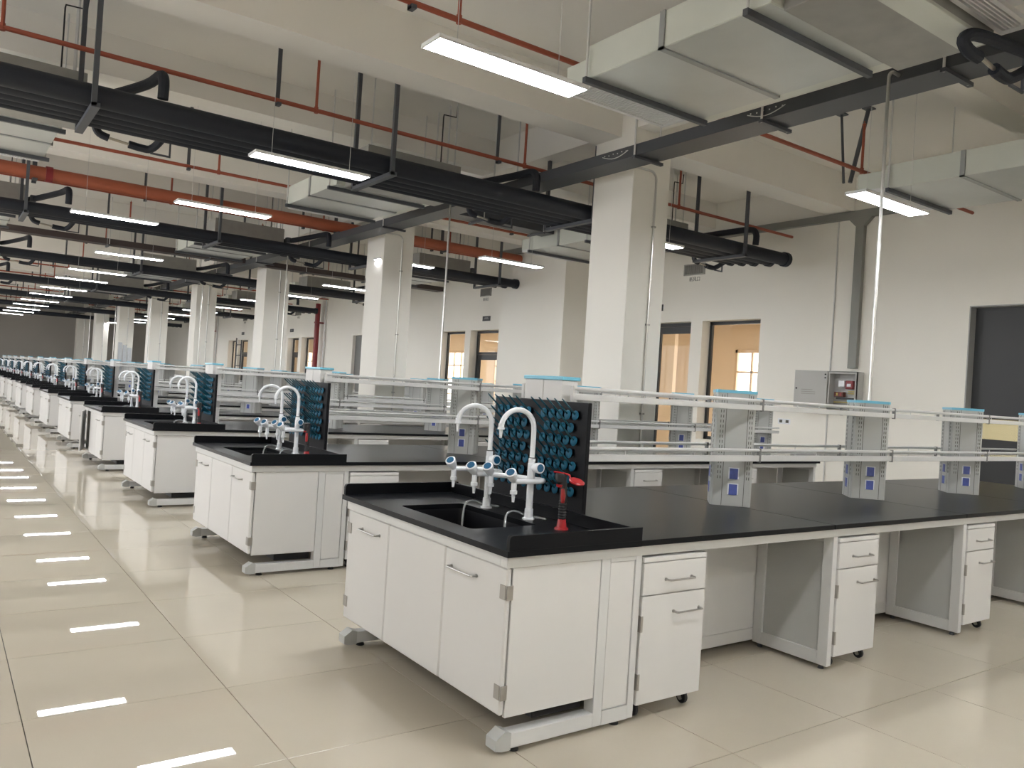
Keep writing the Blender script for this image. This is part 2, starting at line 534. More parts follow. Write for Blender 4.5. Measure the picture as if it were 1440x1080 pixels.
def bench(kind):
    odd = kind == 'odd'
    t = thing('lab_bench', '', 'lab bench', (0, 0, 0), 'island lab benches')
    segs = [(0.70, 2.12), (2.123, 3.565), (3.568, 5.01), (5.013, 6.58)]
    for i, (a, b_) in enumerate(segs):
        q = MB()
        if odd and i == 2:
            q.prism([(a, 0), (b_, 0), (b_, W), (4.94, W), (4.94, 1.03), (4.33, 1.03), (4.33, W), (a, W)], H - T, H)
        else:
            q.box(a, b_, 0, W, H - T, H, .002)
        part('worktop', q, BLACK, t)
    zr0, zr1 = .716, H - T
    q = MB().box(.02, 6.55, .025, .07, zr0, zr1, .002).box(.02, .06, .0702, W - .0702, zr0, zr1, .002).box(6.51, 6.55, .0702, W - .0702, zr0, zr1, .002)
    if odd:
        q.box(.02, 4.33, W - .07, W - .025, zr0, zr1, .002).box(4.94, 6.55, W - .07, W - .025, zr0, zr1, .002)
    else:
        q.box(.02, 6.55, W - .07, W - .025, zr0, zr1, .002)
    part('rail', q, STEELW, t)
    # sink end frames with forward feet
    for s in (0, 1):
        def yy(a, b_): return (a, b_) if s == 0 else (W - b_, W - a)
        q = MB()
        y0, y1 = yy(.03, .09)
        q.box(.507, .556, y0, y1, .021, .716, .002).box(.702, .738, y0, y1, .021, .716, .002)
        q.box(.556, .702, y0, y1, .021, .080).box(.556, .702, y0, y1, .70, .716)
        q.box(.065, .507, y0, y1, .021, .079, .002)
        fr = part('end_frame', q, STEELW, t)
        y2, y3 = yy(.033, .085)
        part('panel', MB().box(.558, .700, y2, y3, .082, .699, .003), WHITE, fr)
        q = MB()
        ya, yb = yy(.026, .094)
        q.prism([(.020, .024), (.050, .017), (.090, .017), (.090, .082), (.062, .092), (.020, .064)][::-1], ya, yb, axis='y')
        part('end_cap', q, GREYP, fr)
        for lx in (.127, .655):
            ym = (y0 + y1) / 2
            part('levelling_foot', MB().lathe((lx, ym, 0), (0, 0, 1), [(0, .022), (.006, .022), (.010, .018), (.024, .016)], 12), RUBBER, fr)
    # intermediate leg frames
    for lx in (2.165, 3.60, 5.04, 6.50):
        for s in (0, 1):
            def yy(a, b_): return (a, b_) if s == 0 else (W - b_, W - a)
            q = MB()
            for a, b_ in ((.03, .09), (.45, .51)):
                y0, y1 = yy(a, b_)
                q.box(lx, lx + .04, y0, y1, .022, .716, .002)
            y0, y1 = yy(.089, .451)
            q.box(lx + .0002, lx + .0398, y0, y1, .022, .09, .002).box(lx + .0002, lx + .0398, y0, y1, .68, .7158)
            fr = part('leg_frame', q, STEELW, t)
            part('panel', MB().box(lx + .014, lx + .024, y0, y1, .09, .68), GREYP, fr)
            for ym in (yy(.075, 0)[0] if s == 0 else W - .075, .47 if s == 0 else W - .47):
                part('levelling_foot', MB().lathe((lx + .02, ym, 0), (0, 0, 1), [(0, .016), (.006, .016), (.010, .013), (.032, .012)], 10), DSTEEL, fr)
    for y0, y1 in ((.515, .53), (W - .53, W - .515)):
        q = MB().box(.742, 6.50, y0, y1, .10, .716).box(.742, 6.50, y0 - .005, y1 + .005, .03, .10, .002)
        part('back_panel', q, WHITE, t)
    part('trough_cover', MB().box(.24, .50, .10, W - .10, .082, .125, .004), RUBBER, t)
    return t

def sink_counter():
    t = thing('sink_counter', '', 'sink', (0, 0, H - T), 'black sink counters')
    x0, x1, y0, y1 = .123, .482, .443, 1.09
    q = MB()
    # slab with a rounded rectangular hole
    def rr(n=5, r=.025):
        o = []
        for cx, cy, a0 in ((x1 - r, y0 + r, -90), (x1 - r, y1 - r, 0), (x0 + r, y1 - r, 90), (x0 + r, y0 + r, 180)):
            for i in range(n):
                a = math.radians(a0 + 90 * i / (n - 1))
                o.append((cx + r * math.cos(a), cy + r * math.sin(a)))
        return o
    hole = rr()
    n = len(hole)
    def outer_pt(p):
        cx, cy = .30, .766
        dx, dy = p[0] - cx, p[1] - cy
        return None
    corners = [(.70, 0), (.70, W), (0, W), (0, 0)]
    vs = []; fs = []
    # top & bottom as fan strips between the outer rectangle corners and hole quarters
    for z in (H - T, H):
        base = len(vs)
        vs += [(x, y, z) for x, y in hole] + [(x, y, z) for x, y in corners]
        for c in range(4):
            for i in range(4):
                a, b_ = c * 5 + i, c * 5 + i + 1
                f = (base + a, base + n + c, base + b_)
                fs.append(f if z == H else f[::-1])
            a, b_ = c * 5 + 4, (c * 5 + 5) % n
            f = (base + a, base + n + c, base + n + (c + 1) % 4, base + b_)
            fs.append(f if z == H else f[::-1])
    nb = n + 4
    for c in range(4):
        d = (c + 1) % 4
        fs.append((n + c, n + d, nb + n + d, nb + n + c))
    for i in range(n):
        j = (i + 1) % n
        fs.append((j, i, nb + i, nb + j))
    q.add(vs, fs)
    part('slab', q, BLACK, t)
    # basin
    q = MB()
    zt_, zb = H - T, H - .27
    vs = [(x, y, zt_) for x, y in hole] + [(x, y, zb) for x, y in hole]
    fs = [(j, i, n + i, n + j) for i in range(n) for j in ((i + 1) % n,)] + [tuple(n + i for i in range(n))]
    ov = [(x + (x - .30) * .03, y + (y - .766) * .03, zt_) for x, y in hole] + [(x + (x - .30) * .03, y + (y - .766) * .03, zb - .012) for x, y in hole]
    fo = [(2 * n + i, 2 * n + (i + 1) % n, 3 * n + (i + 1) % n, 3 * n + i) for i in range(n)] + [tuple(3 * n + i for i in range(n))[::-1]]
    fr = [(i, (i + 1) % n, 2 * n + (i + 1) % n, 2 * n + i) for i in range(n)]
    q.add(vs + ov, fs + fo + fr)
    bs = part('basin', q, SINKB, t)
    part('drain', MB().lathe((.30, .76, zb), (0, 0, 1), [(0, .035), (.004, .035), (.005, .02)], 14), CHROME, bs)
    # raised splash edges
    zc = .844
    r = .016
    arc = [(.007 + r - r * math.sin(math.radians(a)), zc - r + r * math.cos(math.radians(a))) for a in (0, 30, 60, 90)]
    poly = [(.70, H), (.70, zc)] + arc + [(.007, H)]
    part('splash_edge', MB().prism(poly, .0005, .020, axis='y'), BLACK, t)
    part('splash_edge', MB().prism(poly, W - .020, W - .0005, axis='y'), BLACK, t)
    part('splash_edge', MB().box(.650, .670, .0202, W - .0202, H, zc, .002), BLACK, t)
    return t

def bow_handle(c, along, out, L, drop=0.028, r=.0045):
    c = Vector(c); a = Vector(along); o = Vector(out)
    p = [c - a * L / 2, c - a * L / 2 + o * (drop * .75), c - a * (L / 2 - .006) + o * drop, c + a * (L / 2 - .006) + o * drop,
         c + a * L / 2 + o * (drop * .75), c + a * L / 2]
    q = MB().tube(p, r, 8)
    for s in (-1, 1):
        q.lathe(c + a * (s * L / 2), o, [(0, .008), (.003, .008)], 8)
    return q

def sink_cabinet(opened=False):
    t = thing('sink_cabinet', '', 'cabinet', (0.05, .03, .14), 'white sink cabinets')
    y0, y1, z0, z1 = .032, W - .032, .142, .714
    q = MB().box(.056, .505, y0, y0 + .018, z0, z1, .002).box(.056, .505, y1 - .018, y1, z0, z1, .002)
    q.box(.058, .503, y0 + .018, y1 - .018, z0 + .01, z0 + .026)
    b = part('body', q, WHITE, t)
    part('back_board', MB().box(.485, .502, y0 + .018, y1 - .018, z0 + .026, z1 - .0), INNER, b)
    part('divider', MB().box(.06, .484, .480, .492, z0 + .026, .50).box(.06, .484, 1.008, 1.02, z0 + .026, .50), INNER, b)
    fz0, fz1 = .153, .712
    def leaf(ya, yb, parent=t, name='door'):
        q = MB().box(.030, .052, ya, yb, fz0, fz1, .006)
        return part(name, q, WHITE, parent)
    d = leaf(.034, .487)
    part('handle', bow_handle((.030, .338, .640), (0, 1, 0), (-1, 0, 0), .19), HANDLEM, d)
    for zc in (.62, .24):
        q = MB().box(.0265, .0302, .036, .075, zc - .028, zc + .028, .002).box(.028, .058, .0275, .0322, zc - .028, zc + .028, .001)
        part('hinge', q, STEELD, d)
        part('screw_slot', MB().box(.0258, .0267, .052, .060, zc + .006, zc + .016).box(.0258, .0267, .052, .060, zc - .016, zc - .006), SLOT, d) if False else None
    leaf(.491, 1.009, name='front_panel')
    d2 = leaf(1.013, 1.466)
    part('handle', bow_handle((.030, 1.20, .640), (0, 1, 0), (-1, 0, 0), .19), HANDLEM, d2)
    for zc in (.62, .24):
        part('hinge', MB().box(.0265, .0302, 1.425, 1.464, zc - .028, zc + .028, .002).box(.028, .058, 1.4678, 1.4725, zc - .028, zc + .028, .001), STEELD, d2)
    return t, d2

def faucet(bx, by, gd, ends, name='triple_faucet'):
    """tall gooseneck with two side outlets"""
    t = thing(name, '', 'faucet', (bx, by, H), 'white gooseneck faucets')
    q = MB()
    q.lathe((bx, by, H), (0, 0, 1), [(0, .030), (.006, .030), (.010, .021), (.050, .020), (.052, .0165), (.185, .0165), (.187, .019),
                                     (.262, .019), (.264, .017), (.285, .017), (.287, .015), (.292, .015)], 16)
    part('column', q, LACQ, t)
    part('seal_ring', MB().lathe((bx, by, H + .288), (0, 0, 1), [(0, .0155), (.004, .0155)], 14), RUBBER, t)
    g = Vector(gd).normalized()
    R = .088
    pts = [(bx, by, H + .290), (bx, by, 1.205)]
    for i in range(1, 13):
        a = PI * i / 12 * .97
        c = Vector((bx, by, 1.212)) + g * R
        pts.append(tuple(c - g * R * math.cos(a) + Vector((0, 0, 1)) * R * math.sin(a)))
    sp = part('spout', MB().tube(pts, .0125, 12), LACQ, t)
    e = Vector(pts[-1])
    part('nozzle', MB().lathe(e + Vector((0, 0, .012)), (0, 0, -1), [(0, .014), (.016, .014), (.018, .017), (.026, .017), (.028, .009), (.066, .006)], 12), LACQ, sp)
    # front valve on the column
    k0 = Vector((bx, by, 1.032))
    ax = Vector((-.02, -1, 0.05)).normalized()
    v = part('valve', MB().lathe(k0, ax, [(0, .013), (.022, .014), (.026, .021), (.055, .0255), (.068, .0255), (.070, .022)], 16), LACQ, t)
    part('knob_disc', MB().lathe(k0 + ax * .0695, ax, [(0, .019), (.0025, .018)], 16), BLUEK, v)
    # side arms: one bent tube round the back of the column
    z = .970
    lx = bx + .062
    A, B = Vector((*ends[0], z)), Vector((*ends[1], z))
    pts = [A, Vector((bx, A.y * .75 + by * .25 - .02, z)), Vector((lx - .012, by - .030, z)), Vector((lx, by, z)), Vector((lx - .012, by + .030, z)),
           Vector((bx, B.y * .75 + by * .25 - .01, z)), B]
    # smooth it
    sm = []
    for i in range(len(pts) - 1):
        p0 = pts[max(i - 1, 0)]; p1 = pts[i]; p2 = pts[i + 1]; p3 = pts[min(i + 2, len(pts) - 1)]
        for j in range(5):
            s = j / 5
            sm.append(.5 * ((2 * p1) + (p2 - p0) * s + (2 * p0 - 5 * p1 + 4 * p2 - p3) * s * s + (3 * p1 - p0 - 3 * p2 + p3) * s ** 3))
    sm.append(pts[-1])
    part('side_arm', MB().tube(sm, .0125, 10).tube([(bx - .01, by, z), (lx, by, z)], .012, 8), LACQ, t)
    for E_ in (A, B):
        kx = Vector((-.62, -.35, .70)).normalized()
        o_ = part('outlet', MB().lathe(E_, kx, [(-.012, .013), (.012, .014), (.018, .020), (.050, .0265), (.064, .0265), (.066, .023)], 16)
                  .lathe(E_, (0, 0, -1), [(0, .013), (.040, .013), (.042, .017), (.058, .017), (.060, .009), (.095, .006)], 12), LACQ, t)
        part('knob_disc', MB().lathe(E_ + kx * .0655, kx, [(0, .020), (.0025, .019)], 16), BLUEK, o_)
    return t

def eyewash(flap=True):
    bx, by = .52, .322
    t = thing('eyewash', '', 'eyewash', (bx, by, H), 'red and black eyewash sprays')
    part('base', MB().lathe((bx, by, H), (0, 0, 1), [(0, .031), (.008, .030), (.012, .022), (.045, .018), (.047, .012)], 16), RED, t)
    q = MB()
    prof = []
    for i in range(7):
        prof += [(i * .012, .0165), (i * .012 + .006, .019), (i * .012 + .0115, .0165)]
    q.lathe((bx, by, H + .046), (0, 0, 1), prof, 14)
    q.tube([(bx, by, H + .128), (bx, by + .003, H + .20), (bx - .004, by + .012, H + .235)], [.017, .016, .013], 12)
    part('handle', q, RUBBER, t)
    part('trigger', MB().tube([(bx - .012, by - .012, H + .120), (bx - .013, by - .014, H + .15), (bx - .014, by - .010, H + .182)], [.008, .011, .008], 8), RED, t)
    hd = part('spray_head', MB().lathe((bx - .006, by + .016, H + .196), (0, 0, 1), [(0, .012), (.014, .024), (.044, .027), (.052, .023)], 16), RUBBER, t)
    part('collar', MB().lathe((bx - .006, by + .014, H + .186), (0, 0, 1), [(0, .019), (.012, .022)], 14), RED, hd)
    if not flap:
        part('dust_cap', MB().lathe((bx - .006, by + .016, H + .248), (0, 0, 1), [(0, .027), (.006, .027), (.010, .018)], 16), RUBBER, hd)
        return t
    q = MB().tube([(bx - .03, by + .04, H + .252), (bx, by - .012, H + .248), (bx + .004, by - .030, H + .244), (bx + .006, by - .034, H + .228)], .004, 6)
    q.lathe((bx + .010, by - .072, H + .217), (0, -.35, .94), [(0, .034), (.006, .036), (.010, .030)], 16)
    part('dust_cap', q, RED, hd)
    return t

PEGS = []
for r_ in range(7):
    z = 1.288 - r_ * .0596
    ys = [.442, .499, .558, .619, .681, .808, .867, .927, .990, 1.052] if r_ % 2 == 0 else [.471, .530, .590, .650, .836, .900, .962, 1.02]
    for yv in ys: PEGS.append((yv, z))
def peg_mb(yv, z, n=8):
    q = MB()
    b = Vector((.668, yv, z)); d = Vector((-.77, 0, .64))
    q.lathe((.672, yv, z), Vector((-1, 0, .15)), [(0, .008), (.008, .009), (.009, .0225), (.0115, .0235), (.014, .019), (.0155, .008)], 14 if n > 6 else 8, TEAL)
    q.tube([b, b + d * .10, b + d * .118], [.0048, .0042, .0025], n, True, TEALD)
    return q
def drying_rack(single_pegs):
    t = thing('drying_rack', '', 'drying rack', (.685, .7425, H), 'black peg drying racks')
    part('board', MB().box(.673, .697, .365, 1.12, H + .001, 1.352, .003), PP, t)
    if single_pegs:
        me = peg_mb(0, 0).mesh('peg', TEAL)
        for yv, z in PEGS:
            o = bpy.data.objects.new('peg', me)
            o.parent = t
            o.location = Vector((0, yv, z)) - Vector((.685, .7425, H))
            col.objects.link(o)
    else:
        q = MB()
        for yv, z in PEGS:
            p = peg_mb(yv, z, 5)
            for mi, mm in enumerate(p.mats): q.add([], [], mm)
            off = len(q.v); q.v += p.v
            q.f += [tuple(i + off for i in f) for f in p.f]; q.m += [q._mi(p.mats[i]) for i in p.m]
        part('pegs', q, TEAL, t, kind='stuff')
    return t

def rack(detail=True):
    t = thing('reagent_rack', '', 'shelf rack', (.71, .75, H), 'reagent racks on the benches')
    ztop = 1.453
    # end column behind the drying rack
    q = MB().box(.700, .800, .60, .745, H, ztop, .003).box(.700, .800, .749, .90, H, ztop, .003).box(.706, .796, .742, .752, H, ztop)
    c = part('end_column', q, WHITE, t)
    part('cap', MB().box(.694, .812, .592, .908, ztop, ztop + .018, .003), FILM, c)
    poly = [(-.158, -.008), (-.008, -.156), (.008, -.156), (.158, -.008), (.158, .008), (.008, .156), (-.008, .156), (-.158, .008)]
    for cx in (2.165, 3.63, 5.02, 6.44):
        cy = .742
        q = MB().prism([(cx + a, cy + b_) for a, b_ in poly], H, ztop)
        c = part('power_column', q, GREYP, t)
        part('cap', MB().prism([(cx + a * 1.03, cy + b_ * 1.03) for a, b_ in poly], ztop, ztop + .018), FILM, c)
        seam = MB(); slots = MB()
        for (p0, p1) in (((-.158, -.008), (-.008, -.156)), ((-.008, .156), (-.158, .008)), ((.008, -.156), (.158, -.008)), ((.158, .008), (.008, .156))):
            a = Vector((cx + p0[0], cy + p0[1], 0)); b_ = Vector((cx + p1[0], cy + p1[1], 0))
            d = (b_ - a); L = d.length; d.normalize()
            nrm = Vector((d.y, -d.x, 0))
            def slab(mb, t0, t1, z0, z1, th, m=None):
                p = a + d * (t0 * L); r = a + d * (t1 * L)
                vs = []
                for zz in (z0, z1):
                    for v in (p - nrm * .001, r - nrm * .001, r + nrm * th, p + nrm * th):
                        vs.append((v.x, v.y, zz))
                mb.add(vs, [(0, 3, 2, 1), (4, 5, 6, 7), (0, 1, 5, 4), (1, 2, 6, 5), (2, 3, 7, 6), (3, 0, 4, 7)], m)
            for tt in (.25, .84):
                slab(seam, tt - .008, tt + .008, H + .002, ztop - .002, .0006)
            if detail:
                for tt in (.11, .18, .90, .96):
                    z = .945
                    while z < 1.44:
                        slab(slots, tt - .010, tt + .010, z, z + .017, .0007)
                        z += .030
            if p0[0] < 0 and p1[0] < 0:
                for z in (.949, .856):
                    s = MB()
                    slab(s, .40, .69, z - .001, z + .064, .004, LACQ)
                    slab(s, .435, .66, z - .003, z + .060, .006, SOCK)
                    part('socket', s, None, c)
        part('seam', seam, SLOT, c)
        if detail: part('slots', slots, SLOT, c, kind='stuff')
    # two shelf levels
    for zl0, zl1, zr in ((1.062, 1.097, 1.127), (1.361, 1.391, 1.417)):
        q = MB()
        for y0, y1 in ((.545, .560), (.940, .955)):
            q.box(.735, 6.53, y0, y1, zl0, zl1, .002)
        for x in (.805, 1.45, 2.87, 4.32, 5.73):
            q.box(x, x + .018, .560, .940, zl0 + .004, zl0 + .014)
        s = part('shelf', q, LIPW, t)
        for yv in (.552, .948):
            rq = MB().tube([(.735, yv, zr), (6.53, yv, zr)], .0095, 10)
            for x in (1.1, 1.62, 2.75, 3.1, 4.2, 4.6, 5.6, 6.0):
                rq.tube([(x, yv, zl1 - .001), (x, yv, zr - .006)], .004, 6)
            part('rail', rq, LIPW, s)
        for y0, y1 in ((.541, .562), (.938, .959)):
            for x in (2.175, 3.625, 5.03):
                part('bracket', MB().box(x, x + .014, y0, y1, zl0 - .006, zr + .012, .001), GREYD, s)
            part('end_plate', MB().box(.722, .736, y0, y1, zl0 - .012, zr + .012, .002), WHITE, s)
        for x0, x1 in ((.83, 1.99), (2.335, 3.46), (3.80, 4.85), (5.19, 6.27)):
            part('glass_pane', MB().box(x0, x1, .562, .938, zl0 + .0145, zl0 + .0225), GLASS, s)
    return t

def pedestal(x0, x1):
    t = thing('mobile_pedestal', '', 'pedestal', (x0, .035, 0), 'white rolling pedestals')
    y0, y1 = .040, .495
    part('body', MB().box(x0, x1, y0, y1, .072, .706, .002), WHITE, t)
    part('top_strip', MB().box(x0, x1, y0 - .018, y0 - .001, .684, .706, .002), WHITE, t)
    d = part('drawer', MB().box(x0, x1, y0 - .018, y0 - .001, .541, .680, .002), WHITE, t)
    w = x1 - x0
    part('handle', bow_handle((x0 + w * .55, y0 - .018, .603), (1, 0, 0), (0, -1, 0), .165), HANDLEM, d)
    d = part('door', MB().box(x0, x1, y0 - .018, y0 - .001, .070, .536, .002), WHITE, t)
    part('handle', bow_handle((x0 + w * .70, y0 - .018, .457), (1, 0, 0), (0, -1, 0), .165), HANDLEM, d)
    for zc in (.42, .17):
        part('hinge', MB().box(x0 - .003, x0 + .010, y0 - .021, y0 + .012, zc - .035, zc + .035, .001), STEELD, d)
    for cx in (x0 + .045, x1 - .040):
        for cy in (.085, .45):
            q = MB().box(cx - .022, cx + .022, cy - .024, cy + .024, .066, .072).box(cx - .016, cx - .012, cy - .016, cy + .020, .026, .067).box(cx + .012, cx + .016, cy - .016, cy + .020, .026, .067)
            c = part('caster', q, RUBBER, t)
            part('wheel', MB().lathe((cx - .010, cy, .0285), (1, 0, 0), [(0, .024), (.003, .0285), (.017, .0285), (.020, .024)], 16), RUBBER, c)
            part('hub', MB().lathe((cx - .0175, cy, .0285), (1, 0, 0), [(0, .012), (.035, .012)], 10), CHROME, c)
    return t

def hose(kind):
    if kind == 0:
        pts = [(.60, .925, H + .006), (.545, .985, H + .010), (.50, 1.0, H + .028), (.44, .985, H + .020), (.41, .96, H - .03), (.40, .95, H - .10)]
    else:
        pts = [(.60, .535, H + .006), (.555, .625, H + .010), (.50, .645, H + .030), (.44, .63, H + .020), (.41, .60, H - .03), (.405, .60, H - .10)]
    sm = []
    P_ = [Vector(p) for p in pts]
    for i in range(len(P_) - 1):
        p0 = P_[max(i - 1, 0)]; p1 = P_[i]; p2 = P_[i + 1]; p3 = P_[min(i + 2, len(P_) - 1)]
        for j in range(4):
            s = j / 4
            sm.append(.5 * ((2 * p1) + (p2 - p0) * s + (2 * p0 - 5 * p1 + 4 * p2 - p3) * s * s + (3 * p1 - p0 - 3 * p2 + p3) * s ** 3))
    sm.append(P_[-1])
    o = thing('drain_hose', '', 'hose', pts[0], 'clear hoses at the sinks')
    part('tube', MB().tube(sm, .0055, 8), HOSE, o)
    return o

def feed_conduit():
    x, y = 3.655, .75
    t = thing('feed_conduit', '', 'conduit', (x, y, 1.471), 'steel conduits feeding the racks')
    pts = [(x, y, 1.471), (x, y, 3.785)]
    for i in range(1, 7):
        a = PI / 2 * i / 6
        pts.append((x + .06 - .06 * math.cos(a), y, 3.785 + .06 * math.sin(a)))
    pts.append((3.783, y, 3.842))
    part('tube', MB().tube(pts, .0125, 10), CHROME, t)
    part('coupling', MB().lathe((x, y, 2.55), (0, 0, 1), [(0, .0155), (.05, .0155)], 10), CHROME, t)
    return t

# build prototypes
protos = {}
protos['bench_even'] = bench('even')
protos['bench_odd'] = bench('odd')
protos['sink'] = sink_counter()
protos['cab'], _d2 = sink_cabinet()
protos['cab_open'], d_open = sink_cabinet()
protos['f1'] = faucet(.535, .586, (-1, 0.12, 0), [(.420, .560), (.465, .815)])
protos['f2'] = faucet(.530, .935, (-.85, .25, 0), [(.395, .855), (.412, 1.075)])
protos['eye'] = eyewash()
protos['eye_closed'] = eyewash(False)
protos['dry'] = drying_rack(True)
protos['dry_far'] = drying_rack(False)
protos['rack'] = rack(True)
protos['rack_far'] = rack(False)
PX = [(.746, 1.146), (2.212, 2.600), (3.645, 4.014), (5.085, 5.46)]
for i, (a, b_) in enumerate(PX): protos['ped%d' % i] = pedestal(a, b_)
protos['hose0'] = hose(0); protos['hose1'] = hose(1)
protos['feed'] = feed_conduit()
# the far door of one cabinet stands open: turn it about its hinge
hx, hy = .052, 1.466
loc = ROOTLOC[protos['cab_open'].name]
ang = math.radians(-14)
piv = Vector((hx - loc.x, hy - loc.y, 0))
d_open.rotation_euler.z = ang
d_open.location = piv - Matrix.Rotation(ang, 3, 'Z') @ piv
d_open.location.x -= .012

allobs = list(col.objects)
for o in protos.values(): index_tree(o, allobs)

FARK = 5
used = set()
def place(key, k, name, label):
    root = protos[key]
    base = ROOTLOC[root.name]
    if k >= FARK:
        o = bpy.data.objects.new(name, flat_mesh(root))
        for p in ('category', 'group'): o[p] = root[p]
        col.objects.link(o)
    elif key not in used:
        used.add(key); o = root
    else:
        o = copy_tree(root)
    o.location = base + Vector((0, P * k, 0))
    o['label'] = label
    return o

for k in range(NB):
    w = nth(k)
    place('bench_odd' if k % 2 else 'bench_even', k, 'lab_bench', '%s white lab bench of the row, with long black worktop' % ORD[k])
    place('sink', k, 'sink_counter', 'black sink counter with raised edges at the end of ' + w)
    place('cab_open' if k == 3 else 'cab', k, 'sink_cabinet', ('white sink cabinet with one door ajar under ' + w) if k == 3 else 'white closed sink cabinet with two handles under ' + w)
    place('f1', k, 'triple_faucet', 'white gooseneck faucet beside the eyewash at the sink of ' + w)
    place('f2', k, 'triple_faucet', 'white gooseneck faucet away from the eyewash on ' + w)
    place('eye_closed' if k else 'eye', k, 'eyewash', ('black eyewash spray with red flap hanging open on ' if k == 0 else 'black eyewash spray with closed cap standing on ') + w)
    place('dry' if k < 3 else 'dry_far', k, 'drying_rack', 'black drying board with teal pegs behind the sink of ' + w)
    place('rack' if k < 3 else 'rack_far', k, 'reagent_rack', 'grey two-level reagent rack with blue-capped columns on ' + w)
    for i in range(4):
        place('ped%d' % i, k, 'mobile_pedestal', '%s white pedestal from the sink under %s' % (('first', 'second', 'third', 'last')[i], w))
    place('hose0', k, 'drain_hose', 'clear hose away from the eyewash in the sink of ' + w)
    place('hose1', k, 'drain_hose', 'clear hose beside the eyewash in the sink of ' + w)
    if k % 2 == 0: place('feed', k, 'feed_conduit', 'thin steel conduit rising from the rack of ' + w)
def kill(o):
    for c in KIDS[o.name]: kill(c)
    bpy.data.objects.remove(o)
for key, o in protos.items():
    if key not in used: kill(o)

# ------------------------------------------------------------------ ceiling lamps
def lamp(x0, x1, yc, z, label):
    t = thing('ceiling_lamp', label, 'lamp', ((x0 + x1) / 2, yc, z), 'hanging panel lamps')
    y0, y1 = yc - .105, yc + .105
    part('housing', MB().box(x0, x1, y0, y1, z + .004, z + .028, .004).box(x0, x1, y0, y0 + .012, z, z + .006).box(x0, x1, y1 - .012, y1, z, z + .006)
         .box(x0, x0 + .012, y0 + .012, y1 - .012, z, z + .006).box(x1 - .012, x1, y0 + .012, y1 - .012, z, z + .006), LAMPW, t)
    part('panel', MB().box(x0 + .0125, x1 - .0125, y0 + .0125, y1 - .0125, z - .0005, z + .0035), LIT, t)
    for x in (x0 + .18, x1 - .18):
        q = MB()
        q.tube([(x, yc, z + .028), (x, yc, ZS)], .0022, 5)
        q.lathe((x, yc, z + .028), (0, 0, 1), [(0, .009), (.03, .006)], 8)
        part('wire', q, PVC, t)
    return t
LY = [1.66, 4.86, 7.66, 10.15, 13.5, 17.0, 19.35, 22.65, 25.6, 28.8, 31.85, 34.9, 37.35, 40.2]
LX = [.43] * 14
for i, yv in enumerate(LY):
    x0, z = (.43, 3.35)
    if i == 3: x0, z = -.37, 3.45
    elif i == 13: x0 = .25
    lamp(x0, x0 + 1.12, yv, z, '%s hanging panel lamp in the row over the sinks' % ORD[i])
LY2 = [1.71, 4.86, 7.80, 10.28, 13.9, 17.0, 19.6, 23.2, 25.9, 28.9, 31.9, 34.9, 37.4, 40.2]
for i, yv in enumerate(LY2):
    z = 3.48 if i == 3 else 3.35
    x0 = 4.30 if i == 3 else 4.86
    lamp(x0, x0 + 1.12, yv, z, '%s hanging panel lamp in the row beyond the columns' % ORD[i])
for i, yv in enumerate(LY):  # this row is out of view, added for its light
    if i > 12 or i % 2 == 0: continue
    lamp(-4.1, -2.98, yv, 3.35, '%s hanging panel lamp in the row across the aisle' % ORD[i // 2])
for i, (x0, yv) in enumerate(((.43, -1.35), (.43, -4.3), (4.86, -1.35), (4.86, -4.3), (-4.1, -1.35), (-4.1, -4.3))):  # lamps added out of view to brighten the near bench fronts
    lamp(x0, x0 + 1.12, yv, 3.35, '%s hanging panel lamp behind the camera' % ORD[i])

# ------------------------------------------------------------------ overhead services
BN = {-1: 'above the camera', 0: 'over the nearest benches'}
def bayname(k):
    return 'in the %s ceiling bay' % ORD[k + 1]

def sprinkler(y, z, label, x0=-6.0, x1=8.9):
    t = thing('sprinkler_pipe', label, 'pipe', (x0, y, z), 'orange sprinkler pipes')
    part('pipe', MB().tube([(x0, y, z), (x1, y, z)], .021, 10), ORANGE, t)
    for x in (-4.1, -1.48, 1.15, 3.72, 6.35):
        if x0 < x < x1:
            q = MB()
            q.tube([(x, y, z), (x, y, 4.52)], .015, 8)
            q.lathe((x, y, z - .026), (0, 0, 1), [(0, .022), (.06, .022)], 8)
            q.lathe((x, y, 4.52), (0, 0, 1), [(0, .016), (.02, .022), (.03, .006), (.05, .006)], 8)
            part('riser', q, ORANGE, t)
    for x in (-4.5, -1.9, .77, 3.35, 5.95):
        if x0 < x < x1 and not (x > 5 and abs(y - 2.58) < .01):
            part('hanger', MB().box(x - .02, x + .02, y + .026, y + .032, z - .05, ZS).box(x - .02, x - .015, y - .026, y + .03, z - .05, ZS if False else z - .03)
                 .box(x - .02, x + .02, y - .035, y + .03, z - .05, z - .0215), DSTEEL, t)
    return t
for k in range(-1, 7):
    sprinkler(2.58 + BAY * k, 4.02, 'orange sprinkler pipe before the black bundle ' + bayname(k))
    sprinkler(5.25 + BAY * k, 4.02, 'orange sprinkler pipe over the black bundle ' + bayname(k))

t = thing('fire_main', 'thick orange fire main crossing behind the second column', 'pipe', (XL, 11.045, 4.07))
part('pipe', MB().tube([(XL, 11.045, 4.07), (7.9, 11.045, 4.07)], .095, 16), ORANGEB, t)
for x in (-.75, 3.9, 6.1):
    part('hanger', MB().box(x - .03, x + .03, 11.15, 11.165, 3.93, ZS).box(x - .03, x + .03, 10.94, 11.15, 3.953, 3.973), DSTEEL, t)
part('coupling', MB().lathe((-.62, 11.045, 4.07), (1, 0, 0), [(0, .115), (.09, .115)], 16), REDD, t, 'dark red coupling')

